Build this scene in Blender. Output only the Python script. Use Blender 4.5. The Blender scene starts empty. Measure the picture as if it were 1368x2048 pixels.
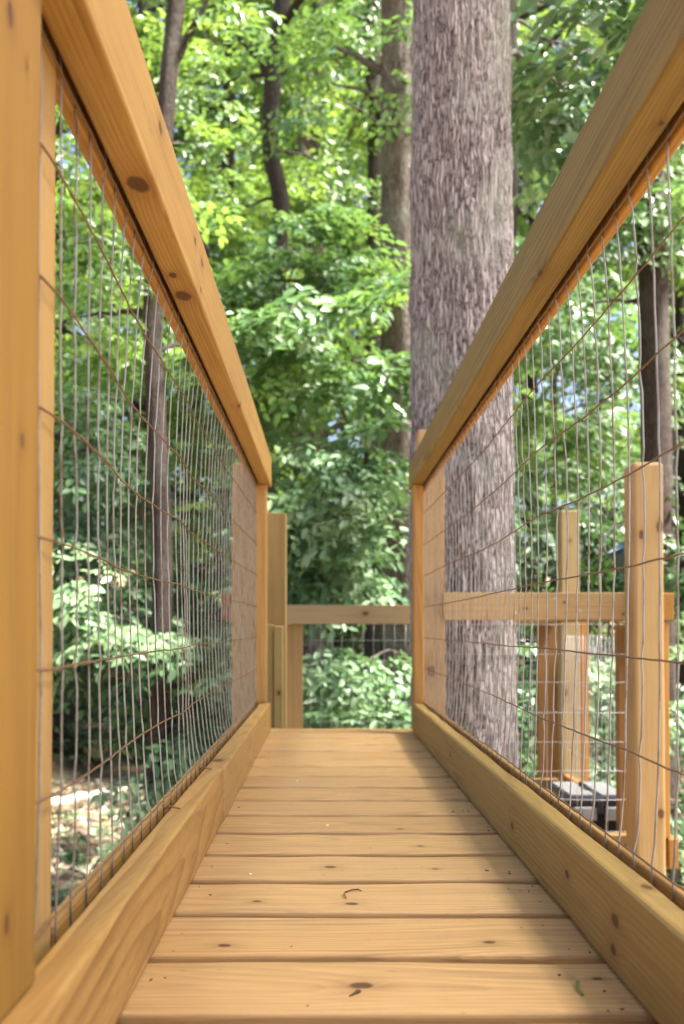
import bpy, math, random
import numpy as np
from mathutils import Vector, Matrix, noise

# ------------------------------------------------------------------ scene, camera, world, sun
scene = bpy.context.scene
COL = scene.collection
scene.render.engine = 'CYCLES'
scene.cycles.use_denoising = True
scene.cycles.denoiser = 'OPENIMAGEDENOISE'
scene.cycles.max_bounces = 8
scene.cycles.diffuse_bounces = 3
scene.cycles.transparent_max_bounces = 4
scene.cycles.sample_clamp_indirect = 6.0
scene.render.resolution_x, scene.render.resolution_y = 684, 1024

CAM_Z, F, VX, VY = 0.344, 1800.0, 650.0, 1255.0     # eye height, focal length and vanishing point (photo pixels)
PITCH = math.radians(1.2)
cam = bpy.data.cameras.new('camera')
cam.sensor_fit = 'VERTICAL'
cam.sensor_height = 36.0
cam.lens = F / 2048.0 * 36.0
cam.shift_x = (684 - VX) / 2048.0
cam.shift_y = (231 - F * math.tan(PITCH)) / 2048.0
cam.clip_start, cam.clip_end = 0.02, 900.0
cam.dof.use_dof = True
cam.dof.focus_distance = 1.25
cam.dof.aperture_fstop = 5.4
camo = bpy.data.objects.new('camera', cam)
COL.objects.link(camo)
camo.location = (0, 0, CAM_Z)
camo.rotation_euler = (math.pi / 2 + PITCH, 0, 0)
scene.camera = camo

SUN = Vector((0.50, -0.10, 0.84)).normalized()       # direction towards the sun
world = bpy.data.worlds.new('World')
scene.world = world
world.use_nodes = True
wn = world.node_tree
wn.nodes.clear()
wo = wn.nodes.new('ShaderNodeOutputWorld')
wb = wn.nodes.new('ShaderNodeBackground')
sky = wn.nodes.new('ShaderNodeTexSky')
sky.sky_type = 'NISHITA'
sky.sun_disc = False
sky.sun_elevation = math.asin(SUN.z)
sky.sun_rotation = math.atan2(SUN.x, SUN.y)
sky.air_density = 1.0
sky.dust_density = 4.0
wb.inputs['Strength'].default_value = 0.05
wn.links.new(sky.outputs[0], wb.inputs[0])
wn.links.new(wb.outputs[0], wo.inputs[0])
sl = bpy.data.lights.new('sun', 'SUN')
sl.energy = 5.0
sl.angle = math.radians(13.0)
sl.color = (1.0, 0.95, 0.85)
so = bpy.data.objects.new('sun', sl)
COL.objects.link(so)
so.rotation_euler = SUN.to_track_quat('Z', 'Y').to_euler()
scene.view_settings.view_transform = 'Standard'
scene.view_settings.look = 'None'
scene.view_settings.gamma = 1.0
scene.view_settings.exposure = 2.9

# ------------------------------------------------------------------ helpers
RND = random.Random(7)
R = math.radians
def X(px, Y): return (px - VX) * Y / F
def Z(py, Y): return CAM_Z + (VY - py) * Y / F
def PT(px, py, Y): return Vector((X(px, Y), Y, Z(py, Y)))

def thing(name, label, cat, loc=(0, 0, 0), group=None):
    o = bpy.data.objects.new(name, None)
    COL.objects.link(o)
    o.location = loc
    o.empty_display_size = 0.1
    o['label'] = label; o['category'] = cat
    if group: o['group'] = group
    return o
def tag(o, label, cat, group=None):
    o['label'] = label; o['category'] = cat
    if group: o['group'] = group
    return o
def world_loc(o):
    v = Vector(o.location)
    while o.parent:
        o = o.parent; v += Vector(o.location)
    return v
def link(name, me, mat, parent=None, matrix=None):
    mats = mat if isinstance(mat, (list, tuple)) else [mat]
    for m in mats: me.materials.append(m)
    o = bpy.data.objects.new(name, me)
    COL.objects.link(o)
    M = matrix.copy() if matrix is not None else Matrix.Identity(4)
    if parent is not None:
        o.parent = parent
        M = Matrix.Translation(-world_loc(parent)) @ M
    o.matrix_basis = M
    return o
def mesh_np(name, verts, faces, smooth=False, attr=None, midx=None):
    """verts (n,3), faces list of (m,k) arrays of equal k or one array"""
    if not isinstance(faces, (list, tuple)): faces = [faces]
    faces = [np.asarray(f, dtype=np.int32) for f in faces if len(f)]
    me = bpy.data.meshes.new(name)
    me.vertices.add(len(verts))
    me.vertices.foreach_set('co', np.asarray(verts, dtype=np.float32).ravel())
    loops = np.concatenate([f.ravel() for f in faces])
    tot = np.concatenate([np.full(len(f), f.shape[1], dtype=np.int32) for f in faces])
    me.loops.add(len(loops)); me.loops.foreach_set('vertex_index', loops)
    me.polygons.add(len(tot))
    start = np.concatenate([[0], np.cumsum(tot)[:-1]]).astype(np.int32)
    me.polygons.foreach_set('loop_start', start)
    me.polygons.foreach_set('loop_total', tot)
    if smooth: me.polygons.foreach_set('use_smooth', np.ones(len(tot), dtype=bool))
    if midx is not None: me.polygons.foreach_set('material_index', np.asarray(midx, dtype=np.int32))
    me.update(calc_edges=True)
    if attr is not None:
        a = me.attributes.new('rnd', 'FLOAT', 'FACE')
        a.data.foreach_set('value', np.asarray(attr, dtype=np.float32))
    return me

# ---- loft of closed rings -> (verts, quads, caps)
class MB:
    def __init__(s): s.v = []; s.f = []; s.n = 0; s.m = []
    def add(s, verts, faces, mi=0):
        s.v.extend(verts); s.f.extend([tuple(i + s.n for i in f) for f in faces]); s.m.extend([mi] * len(faces)); s.n += len(verts)
    def loft(s, rings, caps=True, mi=0):
        k = len(rings[0]); vs = [p for r in rings for p in r]; fs = []
        for i in range(len(rings) - 1):
            for j in range(k):
                a = i * k + j; b = i * k + (j + 1) % k
                fs.append((a, b, b + k, a + k))
        if caps:
            fs.append(tuple(range(k - 1, -1, -1))); fs.append(tuple((len(rings) - 1) * k + j for j in range(k)))
        s.add(vs, fs, mi)
    def tube(s, pts, rad, sides=8, caps=True, mi=0, rng=None, rough=0.0):
        pts = [Vector(p) for p in pts]
        rings = []
        up = None
        for i, p in enumerate(pts):
            d = (pts[min(i + 1, len(pts) - 1)] - pts[max(i - 1, 0)]).normalized()
            if up is None:
                up = d.orthogonal().normalized()
            up = (up - d * up.dot(d)).normalized()
            w = d.cross(up)
            r = rad[i] if isinstance(rad, (list, tuple)) else rad
            ring = []
            for j in range(sides):
                a = 2 * math.pi * j / sides
                rr = r * (1 + (rng.uniform(-rough, rough) if rng else 0))
                ring.append(p + (up * math.cos(a) + w * math.sin(a)) * rr)
            rings.append(ring)
        s.loft(rings, caps, mi)
    def box(s, a, b, mi=0, r=0.0):
        x0, y0, z0 = a; x1, y1, z1 = b
        if r <= 0:
            vs = [Vector(p) for p in ((x0, y0, z0), (x1, y0, z0), (x1, y1, z0), (x0, y1, z0), (x0, y0, z1), (x1, y0, z1), (x1, y1, z1), (x0, y1, z1))]
            s.add(vs, [(3, 2, 1, 0), (4, 5, 6, 7), (0, 1, 5, 4), (1, 2, 6, 5), (2, 3, 7, 6), (3, 0, 4, 7)], mi)
            return
        def ring(z, ins):
            out = []
            for cx, cy, a0 in ((x1 - r, y1 - r, 0), (x0 + r, y1 - r, 90), (x0 + r, y0 + r, 180), (x1 - r, y0 + r, 270)):
                for k in range(4):
                    an = R(a0 + 30 * k)
                    out.append(Vector((cx + (r - ins) * math.cos(an), cy + (r - ins) * math.sin(an), z)))
            return out
        q = min(r, (z1 - z0) / 2.2)
        s.loft([ring(z0, q), ring(z0 + q * .3, q * .3), ring(z0 + q, 0), ring(z1 - q, 0), ring(z1 - q * .3, q * .3), ring(z1, q)], True, mi)
    def mesh(s, name, smooth=False):
        me = bpy.data.meshes.new(name)
        me.from_pydata([tuple(v) for v in s.v], [], s.f)
        me.polygons.foreach_set('material_index', s.m)
        if smooth: me.polygons.foreach_set('use_smooth', [True] * len(me.polygons))
        me.update()
        return me
    def build(s, name, mat, parent=None, smooth=False, matrix=None):
        return link(name, s.mesh(name, smooth), mat, parent, matrix)

# ------------------------------------------------------------------ materials
def new_mat(name):
    m = bpy.data.materials.new(name); m.use_nodes = True
    nt = m.node_tree; nt.nodes.clear()
    return m, nt
class NG:
    def __init__(s, nt): s.nt = nt
    def n(s, typ, ins=None, **props):
        nd = s.nt.nodes.new(typ)
        for k, v in props.items(): setattr(nd, k, v)
        for k, v in (ins or {}).items():
            sock = nd.inputs[k]
            if isinstance(v, bpy.types.NodeSocket): s.nt.links.new(v, sock)
            else: sock.default_value = v
        return nd
    def math(s, op, a, b=None, c=None, clamp=False):
        nd = s.nt.nodes.new('ShaderNodeMath'); nd.operation = op; nd.use_clamp = clamp
        for i, v in enumerate((a, b, c)):
            if v is None: continue
            if isinstance(v, bpy.types.NodeSocket): s.nt.links.new(v, nd.inputs[i])
            else: nd.inputs[i].default_value = v
        return nd.outputs[0]
    def vmath(s, op, a, b=None):
        nd = s.nt.nodes.new('ShaderNodeVectorMath'); nd.operation = op
        for i, v in enumerate((a, b)):
            if v is None: continue
            if isinstance(v, bpy.types.NodeSocket): s.nt.links.new(v, nd.inputs[i])
            else: nd.inputs[i].default_value = v
        return nd
    def ramp(s, fac, stops, interp='LINEAR'):
        nd = s.nt.nodes.new('ShaderNodeValToRGB'); cr = nd.color_ramp; cr.interpolation = interp
        while len(cr.elements) < len(stops): cr.elements.new(0.5)
        for e, (p, c) in zip(cr.elements, stops):
            e.position = p; e.color = (*c, 1) if len(c) == 3 else c
        s.nt.links.new(fac, nd.inputs[0])
        return nd.outputs[0]
    def mix(s, fac, a, b, mode='MIX'):
        nd = s.nt.nodes.new('ShaderNodeMix'); nd.data_type = 'RGBA'; nd.blend_type = mode
        for i, v in ((0, fac), (6, a), (7, b)):
            if isinstance(v, bpy.types.NodeSocket): s.nt.links.new(v, nd.inputs[i])
            else: nd.inputs[i].default_value = (*v, 1) if isinstance(v, tuple) and len(v) == 3 else v
        return nd.outputs[2]

def wood(name, light=(0.66, 0.43, 0.205), dark=(0.43, 0.215, 0.075), seed=0.0, ring=62.0, tilt=(0.0, 0.0), off=(0.0, 0.06),
         knots=(), contrast=0.55, distort=2.2, rough=0.62, stain=0.25, rand=True, gloss=0.3):
    """local X runs along the board; growth rings round a pith that lies OFF (y, z) beside it and is tilted by TILT"""
    light = tuple(c * q for c, q in zip(light, (.66, .59, .40))); dark = tuple(c * q for c, q in zip(dark, (.46, .42, .34)))
    m, nt = new_mat(name); g = NG(nt)
    co = g.n('ShaderNodeTexCoord').outputs['Object']
    base = co
    v = g.n('ShaderNodeMapping', {0: co, 'Location': (seed * 3.1, off[0], off[1]), 'Rotation': (0, tilt[0], tilt[1])}).outputs[0]
    if rand:
        oi = g.n('ShaderNodeObjectInfo').outputs['Random']
        rv = g.n('ShaderNodeCombineXYZ', {0: g.math('MULTIPLY', oi, 37.0), 1: g.math('MULTIPLY', g.math('SINE', g.math('MULTIPLY', oi, 91.0)), 0.05), 2: g.math('MULTIPLY', g.math('SINE', g.math('MULTIPLY', oi, 57.0)), 0.02)}).outputs[0]
        v = g.vmath('ADD', v, rv).outputs[0]
    vs = g.vmath('MULTIPLY', v, (0.075, 1, 1)).outputs[0]
    # warp
    nz = g.n('ShaderNodeTexNoise', {0: g.vmath('MULTIPLY', vs, (14, 14, 14)).outputs[0], 'Scale': 1.0, 'Detail': 2.0, 'Roughness': 0.5}).outputs['Color']
    wv = g.vmath('MULTIPLY', g.vmath('SUBTRACT', nz, (0.5, 0.5, 0.5)).outputs[0], (0.0, 0.012 * distort, 0.012 * distort)).outputs[0]
    vr = g.vmath('ADD', vs, wv).outputs[0]
    phase = 0.0; kmask = None; kcore = None
    for (kx, ky, kz, kr) in knots:
        d = g.vmath('MULTIPLY', g.vmath('SUBTRACT', base, (kx, ky, kz)).outputs[0], (0.62, 1, 1)).outputs[0]
        wob = g.n('ShaderNodeTexNoise', {0: base, 'Scale': 90.0, 'Detail': 1.0}).outputs[0]
        L = g.math('ADD', g.vmath('LENGTH', d).outputs['Value'], g.math('MULTIPLY', g.math('SUBTRACT', wob, 0.5), kr * 0.5))
        core = g.math('MULTIPLY_ADD', L, -3.2 / kr, 3.2, clamp=True)
        halo = g.math('MULTIPLY_ADD', L, -1 / (kr * 4.5), 1.0, clamp=True)
        halo = g.math('MULTIPLY', halo, halo)
        phase = g.math('ADD', g.math('MULTIPLY', halo, 9.0), phase)
        kmask = core if kmask is None else g.math('MAXIMUM', kmask, core)
        kcore = halo if kcore is None else g.math('MAXIMUM', kcore, halo)
    wv2 = g.n('ShaderNodeTexWave', {0: vr, 'Scale': ring, 'Distortion': 0.0, 'Phase Offset': phase}, wave_type='RINGS', rings_direction='X', wave_profile='SAW').outputs['Fac']
    lat = g.ramp(wv2, [(0.0, (0, 0, 0)), (0.45, (0.12, 0.12, 0.12)), (0.8, (0.75, 0.75, 0.75)), (0.93, (1, 1, 1)), (1.0, (0.1, 0.1, 0.1))])
    fib = g.n('ShaderNodeTexNoise', {0: g.vmath('MULTIPLY', v, (14, 420, 420)).outputs[0], 'Scale': 1.0, 'Detail': 3.0, 'Roughness': 0.65}).outputs[0]
    big = g.n('ShaderNodeTexNoise', {0: g.vmath('MULTIPLY', v, (2.2, 9, 9)).outputs[0], 'Scale': 1.0, 'Detail': 3.0, 'Roughness': 0.6}).outputs[0]
    fade = g.math('MULTIPLY_ADD', big, 1.6, -0.25, clamp=True)
    col = g.mix(g.math('MULTIPLY', g.math('MULTIPLY', lat, fade), min(1.0, contrast * 1.7)), light, dark)
    col = g.mix(g.math('MULTIPLY', g.math('MULTIPLY_ADD', fib, 2.4, -0.8, clamp=True), 0.32), col, dark)
    stk = g.n('ShaderNodeTexNoise', {0: g.vmath('MULTIPLY', v, (2.6, 95, 95)).outputs[0], 'Scale': 1.0, 'Detail': 3.0, 'Roughness': 0.7}).outputs[0]
    col = g.mix(g.math('MULTIPLY', g.math('MULTIPLY_ADD', stk, 4.0, -1.9, clamp=True), 0.5), col, dark)
    big2 = g.n('ShaderNodeTexNoise', {0: g.vmath('MULTIPLY', g.vmath('ADD', v, (3, 5, 7)).outputs[0], (1.3, 7, 7)).outputs[0], 'Scale': 1.0, 'Detail': 4.0, 'Roughness': 0.6}).outputs[0]
    warm = tuple(c * k for c, k in zip(light, (0.86, 0.74, 0.55)))
    green = tuple(c * k for c, k in zip(light, (0.92, 0.98, 0.88)))
    col = g.mix(g.math('MULTIPLY_ADD', big2, 3.0 , -1.3, clamp=True), col, g.mix(stain, col, warm))
    col = g.mix(g.math('MULTIPLY', g.math('MULTIPLY_ADD', big2, -3.0, 1.45, clamp=True), 0.5), col, g.mix(stain, col, green))
    # specks of dirt
    sp = g.n('ShaderNodeTexNoise', {0: g.vmath('MULTIPLY', v, (60, 170, 170)).outputs[0], 'Scale': 1.0, 'Detail': 0.0}).outputs[0]
    col = g.mix(g.math('MULTIPLY', g.math('MULTIPLY_ADD', sp, 14.0, -11.2, clamp=True), 0.35), col, (0.12, 0.07, 0.035))
    if kmask is not None:
        col = g.mix(g.math('MULTIPLY', kcore, 0.55), col, tuple(c * k for c, k in zip(dark, (0.95, 0.75, 0.6))))
        col = g.mix(g.math('MULTIPLY', kmask, 0.85), col, (0.07, 0.026, 0.012))
    bs = g.n('ShaderNodeBsdfPrincipled', {'Base Color': col, 'Roughness': rough})
    bs.inputs['Specular IOR Level'].default_value = gloss
    h = g.math('ADD', g.math('MULTIPLY', fib, 0.6), g.math('MULTIPLY', lat, 0.4))
    bp = g.n('ShaderNodeBump', {'Strength': 0.25, 'Distance': 0.0006, 'Height': h})
    nt.links.new(bp.outputs[0], bs.inputs['Normal'])
    out = g.n('ShaderNodeOutputMaterial'); nt.links.new(bs.outputs[0], out.inputs[0])
    return m

def simple(name, col, rough=0.5, metal=0.0, var=0.15, scale=30.0, bump=0.0, spec=0.5):
    m, nt = new_mat(name); g = NG(nt)
    co = g.n('ShaderNodeTexCoord').outputs['Object']
    nz = g.n('ShaderNodeTexNoise', {0: co, 'Scale': scale, 'Detail': 4.0}).outputs[0]
    c = g.mix(g.math('MULTIPLY_ADD', nz, 2.0, -0.5, clamp=True), tuple(x * (1 - var) for x in col), tuple(min(1, x * (1 + var)) for x in col))
    bs = g.n('ShaderNodeBsdfPrincipled', {'Base Color': c, 'Roughness': rough, 'Metallic': metal})
    bs.inputs['Specular IOR Level'].default_value = spec
    if bump:
        bp = g.n('ShaderNodeBump', {'Strength': bump, 'Distance': 0.002, 'Height': nz}); nt.links.new(bp.outputs[0], bs.inputs['Normal'])
    out = g.n('ShaderNodeOutputMaterial'); nt.links.new(bs.outputs[0], out.inputs[0])
    return m

def wire_mat(name, steel, rust, amount):
    m, nt = new_mat(name); g = NG(nt)
    co = g.n('ShaderNodeTexCoord').outputs['Object']
    nz = g.n('ShaderNodeTexNoise', {0: co, 'Scale': 22.0, 'Detail': 5.0, 'Roughness': 0.7}).outputs[0]
    k = g.math('MULTIPLY_ADD', nz, 5.0, -2.5 + amount, clamp=True)
    c = g.mix(k, steel, rust)
    bs = g.n('ShaderNodeBsdfPrincipled', {'Base Color': c, 'Roughness': 0.5, 'Metallic': g.math('MULTIPLY_ADD', k, -0.5, 0.55)})
    out = g.n('ShaderNodeOutputMaterial'); nt.links.new(bs.outputs[0], out.inputs[0])
    return m

def bark(name, ridge, groove, sc=1.0, lichen=0.3, lich_col=(0.36, 0.42, 0.34), bump=1.0):
    m, nt = new_mat(name); g = NG(nt)
    co = g.n('ShaderNodeTexCoord').outputs['Object']
    v = g.vmath('MULTIPLY', co, (1.0, 1.0, 0.06)).outputs[0]
    wz = g.n('ShaderNodeTexNoise', {0: co, 'Scale': 9.0 * sc, 'Detail': 3.0}).outputs['Color']
    v = g.vmath('ADD', v, g.vmath('MULTIPLY', g.vmath('SUBTRACT', wz, (.5, .5, .5)).outputs[0], (0.03 / sc, 0.03 / sc, 0.03 / sc)).outputs[0]).outputs[0]
    vo = g.n('ShaderNodeTexVoronoi', {0: v, 'Scale': 88.0 * sc}, feature='DISTANCE_TO_EDGE').outputs['Distance']
    vo2 = g.n('ShaderNodeTexVoronoi', {0: v, 'Scale': 170.0 * sc}, feature='DISTANCE_TO_EDGE').outputs['Distance']
    fine = g.n('ShaderNodeTexNoise', {0: g.vmath('MULTIPLY', co, (1, 1, 0.35)).outputs[0], 'Scale': 130.0 * sc, 'Detail': 5.0, 'Roughness': 0.7}).outputs[0]
    h = g.math('ADD', g.math('MULTIPLY', g.math('MULTIPLY', vo, 3.2, clamp=True), 0.7), g.math('MULTIPLY', g.math('MULTIPLY', vo2, 3.0, clamp=True), 0.3))
    h = g.math('ADD', h, g.math('MULTIPLY_ADD', fine, 0.8, -0.4))
    c = g.ramp(h, [(0.12, groove), (0.34, tuple((a + b) / 2 for a, b in zip(ridge, groove))), (0.66, ridge), (1.0, tuple(min(1, a * 1.3) for a in ridge))])
    big = g.n('ShaderNodeTexNoise', {0: co, 'Scale': 3.5, 'Detail': 4.0, 'Roughness': 0.6}).outputs[0]
    c = g.mix(g.math('MULTIPLY', g.math('MULTIPLY_ADD', big, 5.0, -2.4, clamp=True), lichen), c, lich_col)
    bs = g.n('ShaderNodeBsdfPrincipled', {'Base Color': c, 'Roughness': 0.85})
    bs.inputs['Specular IOR Level'].default_value = 0.25
    bp = g.n('ShaderNodeBump', {'Strength': bump, 'Distance': 0.012 / sc, 'Height': h}); nt.links.new(bp.outputs[0], bs.inputs['Normal'])
    out = g.n('ShaderNodeOutputMaterial'); nt.links.new(bs.outputs[0], out.inputs[0])
    return m

def leafmat(name, c0, c1, c2, trans=(0.35, 0.55, 0.05), tf=0.4, rough=0.42):
    m, nt = new_mat(name); g = NG(nt)
    at = g.n('ShaderNodeAttribute', attribute_name='rnd').outputs['Fac']
    co = g.n('ShaderNodeTexCoord').outputs['Object']
    big = g.n('ShaderNodeTexNoise', {0: co, 'Scale': 1.3, 'Detail': 2.0}).outputs[0]
    f = g.math('ADD', g.math('MULTIPLY', at, 0.65), g.math('MULTIPLY_ADD', big, 1.2, -0.42), clamp=True)
    c = g.ramp(f, [(0.0, c0), (0.5, c1), (1.0, c2)])
    bs = g.n('ShaderNodeBsdfPrincipled', {'Base Color': c, 'Roughness': rough})
    bs.inputs['Specular IOR Level'].default_value = 0.45
    tr = g.n('ShaderNodeBsdfTranslucent', {'Color': g.mix(f, tuple(x * 0.55 for x in trans), trans)})
    ms = g.n('ShaderNodeMixShader', {0: tf, 1: bs.outputs[0], 2: tr.outputs[0]})
    out = g.n('ShaderNodeOutputMaterial'); nt.links.new(ms.outputs[0], out.inputs[0])
    return m

# ------------------------------------------------------------------ boards
AX = {
    'X': Matrix(((1, 0, 0), (0, 1, 0), (0, 0, 1))),
    'Y': Matrix(((0, -1, 0), (1, 0, 0), (0, 0, 1))),
    'Z': Matrix(((0, 0, -1), (0, 1, 0), (1, 0, 0))),
}
def board_mesh(L, wy, wz, r=0.003, seg=None, wob=0.0006, bow=(0, 0), twist=0.0, rng=RND, wane=None):
    """board along local X from -L/2 to L/2, section wy by wz, rounded arrises"""
    seg = seg or max(2, min(40, int(L / 0.06)))
    prof = []
    for cx, cy, a0 in ((wy / 2 - r, wz / 2 - r, 0), (-wy / 2 + r, wz / 2 - r, 90), (-wy / 2 + r, -wz / 2 + r, 180), (wy / 2 - r, -wz / 2 + r, 270)):
        for k in range(4):
            a = R(a0 + 30 * k)
            prof.append((cx, cy, math.cos(a), math.sin(a)))
    rings = []
    s0 = rng.uniform(0, 100)
    xs = [-L / 2, -L / 2 + r * .4, -L / 2 + r] + [-L / 2 + r + (L - 2 * r) * i / seg for i in range(1, seg)] + [L / 2 - r, L / 2 - r * .4, L / 2]
    ins = [r, r * .3, 0] + [0] * (seg - 1) + [0, r * .3, r]
    for x, q in zip(xs, ins):
        t = x / L
        dy = bow[0] * (1 - 4 * t * t); dz = bow[1] * (1 - 4 * t * t)
        ring = []
        for k, (cx, cy, ca, sa) in enumerate(prof):
            rr = (r - q) + wob * noise.noise(Vector((x * 9 + s0, k // 4 * 7.7, s0)))
            y = cx + ca * rr; z = cy + sa * rr
            if wane and k // 4 == wane[0]:
                w = wane[1] * max(0, noise.noise(Vector((x * 4 + s0, 3.3, 0))) + 0.15)
                y -= math.copysign(w, cx) * 0.5; z -= math.copysign(w, cy) * 0.5
            a = twist * t
            y, z = y * math.cos(a) - z * math.sin(a), y * math.sin(a) + z * math.cos(a)
            ring.append(Vector((x, y + dy, z + dz)))
        rings.append(ring)
    mb = MB(); mb.loft([[p for p in rg] for rg in rings])
    return mb.mesh('board', False)
def board(name, parent, a, b, mat, axis=None, **kw):
    """axis aligned board filling the box a..b"""
    d = [b[i] - a[i] for i in range(3)]
    axis = axis or 'XYZ'[d.index(max(d))]
    L = d['XYZ'.index(axis)]
    if axis == 'X': wy, wz = d[1], d[2]
    elif axis == 'Y': wy, wz = d[0], d[2]
    else: wy, wz = d[1], d[0]
    me = board_mesh(L, wy, wz, **kw)
    c = Vector([(a[i] + b[i]) / 2 for i in range(3)])
    M = Matrix.Translation(c) @ AX[axis].to_4x4()
    return link(name, me, mat, parent, M)
def board_ends(name, parent, p0, p1, wy, wz, mat, roll=0.0, **kw):
    """board between two centres"""
    p0, p1 = Vector(p0), Vector(p1)
    d = (p1 - p0)
    me = board_mesh(d.length, wy, wz, **kw)
    x = d.normalized()
    y = Vector((0, 0, 1)).cross(x).normalized() if abs(x.z) < 0.9 else Vector((0, 1, 0))
    y = (y - x * x.dot(y)).normalized()
    z = x.cross(y)
    if roll:
        q = Matrix.Rotation(roll, 3, x); y = q @ y; z = q @ z
    M = Matrix(((x.x, y.x, z.x), (x.y, y.y, z.y), (x.z, y.z, z.z))).to_4x4()
    return link(name, me, mat, parent, Matrix.Translation((p0 + p1) / 2) @ M)
def k_on(a, b, axis, pts):
    """knots given in world coordinates -> local coordinates of the board a..b"""
    c = Vector([(a[i] + b[i]) / 2 for i in range(3)]); Mi = AX[axis].transposed()
    return [(*(Mi @ (Vector(p[:3]) - c)), p[3]) for p in pts]

SCREW = simple('screw_steel', (0.42, 0.42, 0.42), 0.4, 0.8)
def screw(parent, p, nrm, r=0.0045):
    p = Vector(p); nrm = Vector(nrm).normalized()
    u = nrm.orthogonal().normalized(); w = nrm.cross(u)
    mb = MB()
    rr = [(1.0, -0.001), (1.0, 0.0006), (0.8, 0.0012), (0.35, 0.0012), (0.25, 0.0002)]
    mb.loft([[p + nrm * h + (u * math.cos(R(30 * j)) + w * math.sin(R(30 * j))) * r * k for j in range(12)] for k, h in rr])
    return mb.build('screw', SCREW, parent)

# shared timber
PINE = [wood('pine_timber', seed=1.0, ring=70, off=(0.01, 0.09), tilt=(0.02, 0.01)),
        wood('pine_timber_pale', light=(0.69, 0.47, 0.235), dark=(0.47, 0.25, 0.09), seed=2.3, ring=58, off=(0.03, 0.05), tilt=(0.0, 0.035)),
        wood('pine_timber_gold', light=(0.65, 0.40, 0.17), dark=(0.42, 0.2, 0.06), seed=3.9, ring=66, off=(0.0, 0.03), tilt=(0.05, 0.0))]
OLIVE = wood('pine_timber_greenish', light=(0.50, 0.42, 0.235), dark=(0.33, 0.25, 0.12), seed=5.1, ring=64, off=(0.02, 0.08))
TAN = wood('pine_timber_tan', light=(0.58, 0.42, 0.245), dark=(0.38, 0.25, 0.13), seed=6.7, ring=64, off=(0.02, 0.08), contrast=0.4)

# ------------------------------------------------------------------ footbridge deck
XL, XR = -0.179, 0.285            # inner faces of the two kerbs
KZ = 0.097                        # kerb height
P = 0.1430
bridge = thing('bridge_deck', 'narrow pine plank walkway running straight ahead between the two wire railings', 'walkway', (0.05, 1.2, -0.25))
def deckknots(i): return {
    1: [(723, 1966, .0085), (1190, 1950, .004)], 2: [(450, 1886, .0052), (977, 1881, .005)], 3: [(515, 1800, .004), (703, 1803, .006)],
    4: [(660, 1731, .006), (870, 1735, .004)], 5: [(840, 1690, .004)], 9: [(540, 1548, .008)], 6: [(800, 1655, .005)]}.get(i, [])
y_first = 0.812
for i in range(-8, 17):
    y0 = y_first + P * (i - 1) + RND.uniform(-.001, .001)
    a = (XL - 0.075, y0, -0.036); b = (XR + 0.075, y0 + P - 0.0215, 0.0)
    if i < 1:
        mt = PINE[i % 3]
    else:
        kn = []
        for (px, py, r) in deckknots(i):
            Yk = F * CAM_Z / (py - VY); kn.append((X(px, Yk), Yk, 0.0, r))
        tone = RND.uniform(0.93, 1.05); hue = RND.uniform(-.03, .03)
        mt = wood('deck_pine', light=(0.90 * tone, (0.61 + hue * .6) * tone, (0.375 + hue) * tone), dark=(0.48, 0.28, 0.13), gloss=.5, seed=i * 1.7,
                  ring=RND.uniform(45, 75), off=(RND.uniform(-.06, .06), RND.choice((-1, 1)) * RND.uniform(0.02, 0.09)), tilt=(RND.uniform(-.05, .05), RND.uniform(-.05, .05)),
                  knots=k_on(a, b, 'X', kn), contrast=RND.uniform(.28, .5), rand=False)
    board('deck_board', bridge, a, b, mt, 'X', r=0.005, seg=44, wob=0.002, bow=(RND.uniform(-.001, .001), 0), twist=RND.uniform(-.004, .004))
# stringers below the boards
for x0, x1 in ((XL - .03, XL + .008), (XR - .008, XR + .03), (0.03, 0.068)):
    board('stringer', bridge, (x0, -0.55, -0.166), (x1, 2.93, -0.038), PINE[2], 'Y')
board('end_joist', bridge, (XL - .04, 2.935, -0.166), (XR + .04, 2.973, -0.038), PINE[1], 'X')

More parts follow.
